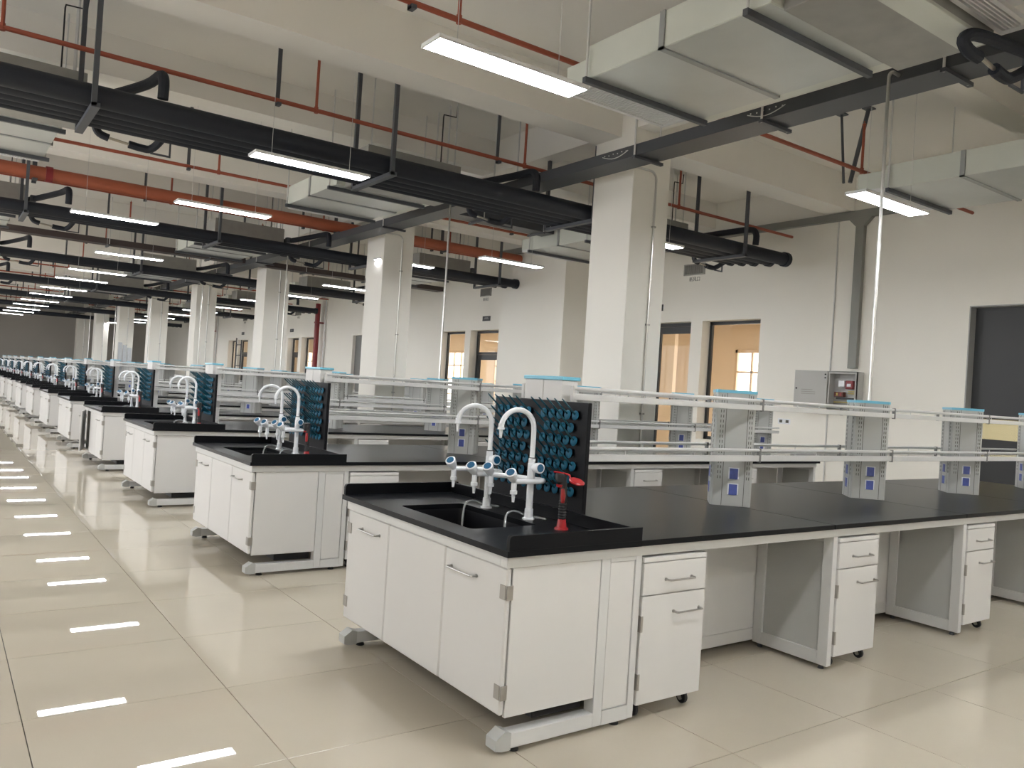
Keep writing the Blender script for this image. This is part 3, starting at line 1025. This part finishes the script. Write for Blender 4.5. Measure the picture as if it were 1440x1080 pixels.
def bundle(k):
    yb = BAY * k - (.28 if k < 0 else 0)
    x1 = 8.45 if k != 1 else 7.92
    t = thing('pipe_bundle', 'black insulated pipe bundle on steel hangers ' + bayname(k), 'pipe', (XL, 5.3 + yb, 3.5), 'black pipe bundles')
    zb = 3.49
    pipes = ((5.02, .092, x1), (5.215, .082, x1 - .12), (5.385, .07, x1 - .25), (5.53, .058, x1 - .35), (5.66, .05, x1 - .45))
    for (yy, r, xe) in (pipes if k < 1 else ((5.12, .085, x1), (5.30, .072, x1 - .15), (5.45, .06, x1 - .3))):
        q = MB().tube([(XL, yy + yb, zb + r), (xe, yy + yb, zb + r)], r, 16)
        q.lathe((xe - .06, yy + yb, zb + r), (1, 0, 0), [(0, r * 1.18), (.08, r * 1.18), (.085, r * .9)], 16)
        part('pipe', q, FOAM, t)
    for x in (-3.5, -.83, 1.85, 4.53, 7.35):
        zt_ = 4.358 if 4.3 < x < 4.7 else ZS
        q = MB()
        q.box(x - .035, x + .005, 4.86 + yb, 4.90 + yb, 3.46, zt_).box(x - .035, x + .005, 5.78 + yb, 5.82 + yb, 3.46, zt_)
        q.box(x - .035, x + .03, 4.86 + yb, 5.82 + yb, 3.45, 3.488)
        part('hanger', q, DSTEEL, t)
        part('threaded_rod', MB().tube([(x + .012, 5.74 + yb, 3.50), (x + .012, 5.74 + yb, 3.72)], .007, 6), CHROME, t)
    return t
for k in range(-1, 7): bundle(k)

def duct(x0, k, far):
    yb = BAY * k
    side = {-2.1: 'across the aisle', 1.93: 'over the sink end', 5.95: 'beyond the columns'}[x0]
    x1 = x0 + 1.20
    t = thing('air_duct', 'pale air duct with grille %s %s' % (side, bayname(k)), 'air duct', (x0, 6.9 + yb, 3.66), 'pale air ducts')
    z0, z1 = 3.66, 3.90
    d0, d1, d2 = 6.50 + yb, 7.34 + yb, 8.10 + yb
    part('duct_section', MB().box(x0, x1, d0, d1 - .004, z0, z1, .004).box(x0 + .012, x1 - .012, d0 + .012, d1 - .012, z0 - .0015, z0, m=DUCTB), DUCT, t)
    part('duct_section', MB().box(x0, x1, d1 + .004, d2, z0, z1, .004).box(x0 + .012, x1 - .012, d1 + .012, d2 - .012, z0 - .0015, z0, m=DUCTB), DUCT, t)
    part('flange', MB().box(x0 - .012, x1 + .012, d1 - .022, d1 + .022, z0 - .012, z0 + .004).box(x0 - .012, x0 + .004, d1 - .022, d1 + .022, z0 - .012, z1).box(x1 - .004, x1 + .012, d1 - .022, d1 + .022, z0 - .012, z1), FLANGE, t)
    if x0 > 0: part('side_duct', MB().box(x1 + .02, x1 + .38, 6.5 + yb, d2 + .30, z0 + .13, z1 + .04, .004), DUCT, t)
    # plenum with a downward grille
    g0, g1 = d2 + .06, d2 + .36
    part('plenum', MB().box(x0 + .14, x1 - .03, d2 + .002, g1 + .03, z0 + .06, z1, .004), DUCT, t)
    gx0, gx1 = x0 + .13, x1 - .02
    gz = z0 + .02
    gr = part('grille', MB().box(gx0, gx1, g0, g0 + .035, gz, gz + .04).box(gx0, gx1, g1 - .035, g1, gz, gz + .04)
              .box(gx0, gx0 + .035, g0 + .035, g1 - .035, gz, gz + .04).box(gx1 - .035, gx1, g0 + .035, g1 - .035, gz, gz + .04)
              .box(gx0 + .035, gx1 - .035, g0 + .035, g1 - .035, gz + .03, gz + .035, m=SHADOWB), GRILLE, t)
    q = MB()
    x = gx0 + .05
    while x < gx1 - .04:
        q.box(x, x + .010, g0 + .035, g1 - .035, gz + .004, gz + .028); x += .026
    part('slats', q, GRILLE, gr, kind='stuff')
    # fan coil
    part('fan_coil', MB().box(x0 + .10, x1 + .12, 5.90 + yb, 6.49 + yb, 3.64, 4.03, .004), GALV, t)
    for rx, ry in ((x0 + .16, 5.96), (x0 + .16, 6.42), (x1 + .06, 5.96), (x1 + .06, 6.42)):
        part('rod', MB().tube([(rx, ry + yb, 4.03), (rx, ry + yb, ZS)], .0085, 6), PVC, t)
    part('power_cable', MB().tube([(x0 + 1.12, 6.05 + yb, 4.025), (x0 + 1.12, 6.05 + yb, 4.62), (x0 + 1.125, 6.05 + yb, 4.65), (x0 + 1.30, 6.05 + yb, 4.66), (x0 + 1.31, 6.05 + yb, ZS)], .008, 6), RUBBER, t)
    part('cable_conduit', MB().tube([(x0 + 1.24, 6.10 + yb, 4.025), (x0 + 1.24, 6.10 + yb, ZS)], .011, 8), PVC, t)
    if k < 1:
        g2, g3 = 5.715 + yb, 5.885 + yb
        rg = part('return_grille', MB().box(x0 + .10, x1 + .18, g2, g2 + .03, 3.70, 3.73).box(x0 + .10, x1 + .18, g3 - .03, g3, 3.70, 3.73)
                  .box(x0 + .10, x0 + .15, g2 + .03, g3 - .03, 3.70, 3.73).box(x1 + .13, x1 + .18, g2 + .03, g3 - .03, 3.70, 3.73)
                  .box(x0 + .15, x1 + .13, g2 + .03, g3 - .03, 3.722, 3.728, m=SHADOWB), GRILLE, t)
        for i in range(4):
            part('blade', MB().box(x0 + .15, x1 + .13, g2 + .045 + i * .024, g2 + .054 + i * .024, 3.703, 3.722), GRILLE, rg)
    part('drip_tray', MB().box(x0 + .06, x1 + .04, 5.88 + yb, 6.05 + yb, 3.612, 3.638, .003), DUCT, t)
    if not far:
        part('valve_actuator', MB().box(x1 + .18, x1 + .26, 5.93 + yb, 6.02 + yb, 3.80, 3.90, .006), DSTEEL, t)
    for yv in (6.62 + yb, 8.03 + yb):
        part('hanger_bar', MB().box(x0 - .05, x1 + .05, yv, yv + .038, z0 - .044, z0 - .0025, .002), DSTEEL, t)
        [part('rod', MB().tube([(xx, yv + .02, z0 - .04), (xx, yv + .02, ZS)], rr, 8), PVC, t) for xx, rr in ((x0 - .03, .0095), (x1 + .012, .0075))]
    return t
for k in range(-1, 7):
    for x0 in (-2.1, 1.93, 5.95): duct(x0, k, k > 1)

def branch(x, k, side):
    """insulated branch from the bundle up over to the fan coil with a valve loop hanging below"""
    yb = BAY * k
    t = thing('branch_pipe', 'black insulated branch loop %s %s' % (side, bayname(k)), 'pipe', (x, 5.3 + yb, 3.5), 'black branch loops')
    def curve(pts, r, n=10):
        P_ = [Vector(p) for p in pts]; sm = []
        for i in range(len(P_) - 1):
            p0 = P_[max(i - 1, 0)]; p1 = P_[i]; p2 = P_[i + 1]; p3 = P_[min(i + 2, len(P_) - 1)]
            for j in range(4):
                s = j / 4
                sm.append(.5 * ((2 * p1) + (p2 - p0) * s + (2 * p0 - 5 * p1 + 4 * p2 - p3) * s * s + (3 * p1 - p0 - 3 * p2 + p3) * s ** 3))
        sm.append(P_[-1])
        return MB().tube(sm, r, n)
    part('upper_loop', curve([(x + .42, 5.05 + yb, 3.70), (x + .42, 5.05 + yb, 3.86), (x + .41, 5.15 + yb, 3.93), (x + .36, 5.5 + yb, 3.93), (x + .10, 5.9 + yb, 3.86), (x - .02, 6.10 + yb, 3.84)], .045), FOAM, t)
    part('lower_branch', curve([(x + .75, 5.75 + yb, 3.60), (x + .35, 5.80 + yb, 3.585), (x + .05, 5.85 + yb, 3.575), (x - .03, 5.88 + yb, 3.535), (x + .03, 5.88 + yb, 3.49), (x + .14, 5.87 + yb, 3.475)] if k < 0 and x > 2 and x < 3 else [(x - .02, 5.72 + yb, 3.66), (x + .02, 5.84 + yb, 3.56), (x + .06, 5.86 + yb, 3.50), (x + .14, 5.86 + yb, 3.475)], .036), FOAM, t)
    part('flexible_joint', MB().tube([(x + .13, 5.86 + yb, 3.477), (x + .32, 5.86 + yb, 3.455)], .013, 8), COPPER, t)
    part('elbow', curve([(x + .31, 5.86 + yb, 3.456), (x + .42, 5.86 + yb, 3.445), (x + .50, 5.84 + yb, 3.45), (x + .56, 5.74 + yb, 3.52), (x + .60, 5.62 + yb, 3.62)], .036), FOAM, t)
    part('bracket', MB().box(x + .50, x + .68, 5.845 + yb, 5.86 + yb, 3.405, 3.422).box(x + .665, x + .68, 5.845 + yb, 5.86 + yb, 3.405, 3.66), DSTEEL, t)
for k in range(-1, 4):
    branch(-.72, k, 'across the aisle')
    branch(3.34 if k >= 0 else 2.88, k, 'over the sink end')
    if k != 1: branch(7.35, k, 'beyond the columns')

# cable trays
def tray(name_label, x0, x1, y0, y1, z0, along, rods, m=TRAYM, h=.115):
    t = thing('cable_tray', name_label, 'cable tray', (x0, y0, z0), None)
    q = MB().box(x0, x1, y0, y1, z0, z0 + h, .003)
    part('trunking', q, m, t)
    for p in rods:
        if along == 'y':
            part('hanger', MB().box(x0 - .03, x1 + .06, p - .02, p + .02, z0 - .03, z0 - .002), DSTEEL, t)
            [part('rod', MB().tube([(xx, p, z0 - .03), (xx, p, ZS)], .010, 8), PVC, t) for xx in (x0 - .016, x1 + .016)]
        else:
            part('hanger', MB().box(p - .02, p + .02, y0 - .03, y1 + .06, z0 - .03, z0 - .002), DSTEEL, t)
            [part('rod', MB().tube([(p, yy, z0 - .03), (p, yy, ZS)], .008, 8), PVC, t) for yy in (y0 - .016, y1 + .016)]
    return t
rods = [0.42, 1.93, 3.45]
yv = 5.95
while yv < 44:
    rods.append(yv); yv += 1.52
rods = [r for r in rods if not any(abs((r - (4.5 + BAY * k))) < .30 for k in range(-1, 8)) and not any(abs(r - (1.26 + BAY * k)) < .2 for k in range(-1, 8))]
tm = tray('long dark grey cable tray running past the columns', 3.785, 4.10, -.10, 46.0, 3.80, 'y', rods)
for yj in (1.90, 3.75):
    q = MB()
    for i in range(6):
        q.lathe((3.787, yj - .16 + i * .064, 3.872 + .006 * (i % 2)), (-1, 0, 0), [(0, .007), (.006, .006)], 8)
    pts = []
    for i in range(9):
        s = i / 8
        pts.append((3.779, yj - .19 + .38 * s, 3.872 - .045 * math.sin(PI * s)))
    q.tube(pts, .004, 6)
    part('earth_jumper', q, PVC, tm, 'pale wire and bolts')
tray('dark cable tray branching from the long tray to an air duct', 4.105, 5.92, 7.42, 7.74, 3.835, 'x', [4.6, 5.7])
tray('brown-black cable tray crossing the aisle ceiling far ahead', XL, 3.78, 15.85, 16.17, 3.835, 'x', [-3.2, -1.0, 1.0, 3.0], BROWNT)
tray('brown-black cable tray crossing beyond the columns far ahead', 4.105, 8.95, 15.85, 16.17, 3.835, 'x', [5.2, 6.8], BROWNT)

# conduits on the column faces
for k in range(8):
    yb = BAY * k
    y0 = 4.06 + yb - .014
    t = thing('column_conduit', 'steel conduit down the front of the %s column' % ORD[k], 'conduit', (4.69, y0, .8), 'steel conduits on the columns')
    pts = [(4.11, y0, 3.925), (4.60, y0, 3.925)]
    for i in range(1, 6):
        a = PI / 2 * i / 5
        pts.append((4.60 + .09 * math.sin(a), y0, 3.835 + .09 * math.cos(a)))
    pts.append((4.69, y0, .82))
    part('tube', MB().tube(pts, .0125, 10), CHROME, t)
    q = MB()
    for z in (3.3, 2.2, 1.2):
        q.box(4.665, 4.715, y0 - .016, y0 + .0135, z, z + .02)
    part('clip', q, GALV, t)

# wall services
t = thing('wall_trunking', 'grey trunking high on the wall dropping to the electrical box', 'trunking', (XW, 4.1, 4.2))
part('trunk', MB().box(XW - .08, XW - .001, -2.0, 9.57, 4.18, 4.29, .003), TRAYL, t)
part('drop', MB().box(XW - .075, XW - .001, 4.08, 4.21, 2.0, 4.18, .003), TRAYL, t)
part('gusset', MB().prism([(3.96, 4.179), (4.08, 4.06), (4.21, 4.06), (4.33, 4.179)], XW - .079, XW - .002, axis='x'), TRAYL, t)
single('wall_trunking', MB().box(7.87, 7.949, 9.6, 11.7, 4.20, 4.31, .003), TRAYL, 'grey trunking across the top of the wall pier', 'trunking', (7.9, 10.6, 4.25))
single('wall_conduit', MB().tube([(XW - .012, 4.52, .2), (XW - .012, 4.52, 4.17)], .011, 8), PVC, 'thin white conduit up the wall beside the open electrical box', 'conduit', (XW - .012, 4.52, 2))
t = thing('electrical_box', 'grey wall electrical box with its door hanging open', 'electrical box', (XW, 4.2, 1.4))
q = MB().box(XW - .17, XW - .15, 3.985, 4.015, 1.40, 1.95).box(XW - .17, XW - .002, 3.985, 3.995, 1.40, 1.95).box(XW - .17, XW - .002, 4.435, 4.445, 1.40, 1.95)
q.box(XW - .17, XW - .002, 3.995, 4.435, 1.94, 1.95).box(XW - .17, XW - .002, 3.995, 4.435, 1.40, 1.41).box(XW - .012, XW - .002, 3.995, 4.435, 1.41, 1.94)
q.box(XW - .17, XW - .15, 4.415, 4.445, 1.40, 1.95).box(XW - .17, XW - .15, 4.015, 4.415, 1.915, 1.95).box(XW - .17, XW - .15, 4.015, 4.415, 1.40, 1.43)
part('case', q, BOXG, t)
a = math.radians(22)
dq = MB()
def dp(s, th, z): return (XW - .17 - s * math.sin(a) - th * math.cos(a), 4.448 + s * math.cos(a) - th * math.sin(a), z)
vs = [dp(s, th, z) for z in (1.40, 1.95) for s, th in ((0, 0), (.46, 0), (.46, .018), (0, .018))]
dq.add(vs, [(0, 3, 2, 1), (4, 5, 6, 7), (0, 1, 5, 4), (1, 2, 6, 5), (2, 3, 7, 6), (3, 0, 4, 7)])
d = part('door', dq, BOXG, t)
lq = MB()
c0 = Vector(dp(.43, .018, 1.68)); nn = Vector((-math.cos(a), -math.sin(a), 0))
lq.lathe(c0, nn, [(0, .014), (.01, .012)], 10)
for z in (1.90, 1.85, 1.45):
    lq.lathe(Vector(dp(.03, .018, z)), nn, [(0, .012), (.008, .012)], 8)
part('lock', lq, RUBBER, d)
sq = MB()
for i in range(3):
    vs = [dp(s, .0186, z) for z in (1.60 + i * .03, 1.612 + i * .03) for s in (.16 + .04 * (i == 2), .36)]
    sq.add(vs, [(0, 1, 3, 2)])
part('stamped_print', sq, GALV, d)
part('main_breaker', MB().box(XW - .13, XW - .03, 4.07, 4.19, 1.70, 1.82, .008).box(XW - .135, XW - .129, 4.10, 4.16, 1.735, 1.775, m=LACQ), REDD, t, 'dark red breaker with white toggle')
part('breaker', MB().box(XW - .10, XW - .03, 4.22, 4.32, 1.73, 1.82, .006), LACQ, t)
part('breaker', MB().box(XW - .10, XW - .03, 4.23, 4.38, 1.585, 1.655, .006).box(XW - .104, XW - .099, 4.26, 4.28, 1.60, 1.64, m=RED).box(XW - .104, XW - .099, 4.32, 4.34, 1.60, 1.64, m=YELL), BRONZ, t)
part('busbar', MB().box(XW - .06, XW - .03, 4.04, 4.18, 1.66, 1.672).box(XW - .06, XW - .03, 4.04, 4.18, 1.63, 1.642).box(XW - .06, XW - .03, 4.04, 4.40, 1.50, 1.515), YELL, t)
part('terminal_strip', MB().box(XW - .07, XW - .03, 4.04, 4.36, 1.55, 1.575), SIGNB, t)
for yv, nm in ((5.318, 'nearer to'), (5.203, 'farther from')):
    t = thing('wall_switch', 'small white wall switch, the one %s the window' % nm, 'switch', (XW, yv, 1.16))
    part('plate', MB().box(XW - .010, XW - .0005, yv - .055, yv + .055, 1.12, 1.205, .003), LACQ, t)
    part('rocker', MB().box(XW - .014, XW - .009, yv - .027, yv + .027, 1.14, 1.185, .002), SLOT, t)

def text_on_wall(body, y, z, size, parent):
    cu = bpy.data.curves.new('lettering', 'FONT')
    cu.body = body; cu.size = size; cu.align_x = 'CENTER'; cu.align_y = 'CENTER'
    cu.extrude = .0008
    cu.materials.append(INK)
    tmp = bpy.data.objects.new('lettering', cu)
    me = bpy.data.meshes.new_from_object(tmp)
    bpy.data.objects.remove(tmp)
    o = bpy.data.objects.new('lettering', me)
    o.rotation_euler = (PI / 2, 0, -PI / 2)
    o.parent = parent
    o.location = Vector((XW - .0012, y, z)) - ROOTLOC[parent.name]
    col.objects.link(o)
    return o
for i, (y0, y1) in enumerate(((7.04, 7.52), (13.65, 14.12), (26.03, 26.5), (32.3, 32.78))):
    t = thing('wall_vent', '%s grey louvred wall vent with three black characters below it' % ORD[i], 'vent', (XW, (y0 + y1) / 2, 3.6), 'wall vents over the doors')
    part('frame', MB().box(XW - .02, XW - .0005, y0, y0 + .025, 3.60, 3.80).box(XW - .02, XW - .0005, y1 - .025, y1, 3.60, 3.80)
         .box(XW - .02, XW - .0005, y0 + .025, y1 - .025, 3.60, 3.62).box(XW - .02, XW - .0005, y0 + .025, y1 - .025, 3.78, 3.80), GALV, t)
    q = MB(); yv = y0 + .03
    while yv < y1 - .03:
        q.box(XW - .016, XW - .004, yv, yv + .012, 3.62, 3.78); yv += .026
    q.box(XW - .003, XW - .0006, y0 + .025, y1 - .025, 3.62, 3.78, m=SHADOWB)
    part('slats', q, GALV, t, kind='stuff')
    text_on_wall('新风口', (y0 + y1) / 2 - .01, 3.525, .085, t)
for i, (y0, y1) in enumerate(((7.98, 8.32), (13.63, 13.96), (26.68, 27.03), (32.55, 32.9))):
    t = thing('door_sign', '%s small black sign on the wall above a doorway' % ORD[i], 'sign', (XW, (y0 + y1) / 2, 3.0), 'black signs over the doors')
    part('plate', MB().box(XW - .012, XW - .0005, y0, y1, 3.0, 3.118, .002), SIGNB, t)
    part('print', MB().box(XW - .0128, XW - .0119, y0 + .06, y1 - .06, 3.045, 3.055).box(XW - .0128, XW - .0119, y0 + .09, y1 - .09, 3.067, 3.082), SIGNG, t)

def riser(y, label):
    t = thing('fire_riser', label, 'pipe', (XW - .2, y, 0), 'dark red risers')
    part('pipe', MB().tube([(XW - .2, y, 0), (XW - .2, y, 3.9)], .085, 14), REDD, t)
    part('clamp', MB().lathe((XW - .2, y, 3.22), (0, 0, 1), [(0, .105), (.05, .105)], 12).box(XW - .19, XW - .001, y - .15, y + .15, 3.225, 3.265), REDD, t)
    single('drain_pipe', MB().tube([(XW - .05, y - .32, 0), (XW - .05, y - .32, ZS - .75)], .03, 8), REDD if False else PVC, 'thin pale pipe beside ' + label, 'pipe', (XW - .05, y - .32, 0), 'thin pipes beside the risers')
riser(23.95, 'dark red fire riser beside the third lit window')
riser(36.85, 'dark red fire riser far along the wall near the ladder')

# braces under the slab beyond the columns
for i, (xa, ya, za, xb, yb, r, m, lab) in enumerate((
        (6.54, 2.99, ZS, 6.46, 2.86, .015, DSTEEL, 'thinner black brace of the pair below the slab'),
        (6.58, 2.68, ZS, 6.49, 2.80, .024, DSTEEL, 'thicker black brace of the pair below the slab'))):
    t = thing('brace', lab, 'brace', (xa, ya, za), 'black braces below the slab')
    part('strut', MB().tube([(xa, ya, za), (xb, yb, 3.96)], r, 8), m, t)
    part('foot_plate', MB().box(xa - .06, xa + .06, ya - .05, ya + .05, za - .015, za - .001), m, t)

# leaning boards, ladder
for i in range(3):
    q = MB()
    x0 = 4.98 + i * .0
    xx = 4.40 + i * .17
    yy = 34.1 - i * .05
    q.add([(xx, yy, 0), (xx + .15, yy, 0), (xx + .15, yy - .03, 0), (xx, yy - .03, 0),
           (xx - .05, yy + .0, 2.3 - .1 * i), (xx + .10, yy + .0, 2.3 - .1 * i), (xx + .10, yy - .03, 2.3 - .1 * i), (xx - .05, yy - .03, 2.3 - .1 * i)],
          [(3, 2, 1, 0), (4, 5, 6, 7), (0, 1, 5, 4), (1, 2, 6, 5), (2, 3, 7, 6), (3, 0, 4, 7)])
    o = single('board', q, PANELW, '%s pale narrow board leaning by the sixth column' % ('taller', 'middle', 'shorter')[i], 'board', (xx, yy, 0), 'pale boards leaning by a column')
t = thing('ladder', 'black metal ladder standing by the far doorway', 'ladder', (8.75, 32.3, 0))
part('rail', MB().tube([(8.75, 32.05, 0), (8.75, 32.05, 2.75)], .03, 8), DSTEEL, t)
part('rail', MB().tube([(8.75, 32.75, 0), (8.75, 32.75, 2.85)], .03, 8), DSTEEL, t)
for i in range(6):
    part('rung', MB().tube([(8.75, 32.05, .3 + i * .45), (8.75, 32.75, .3 + i * .45)], .022, 6), DSTEEL, t)
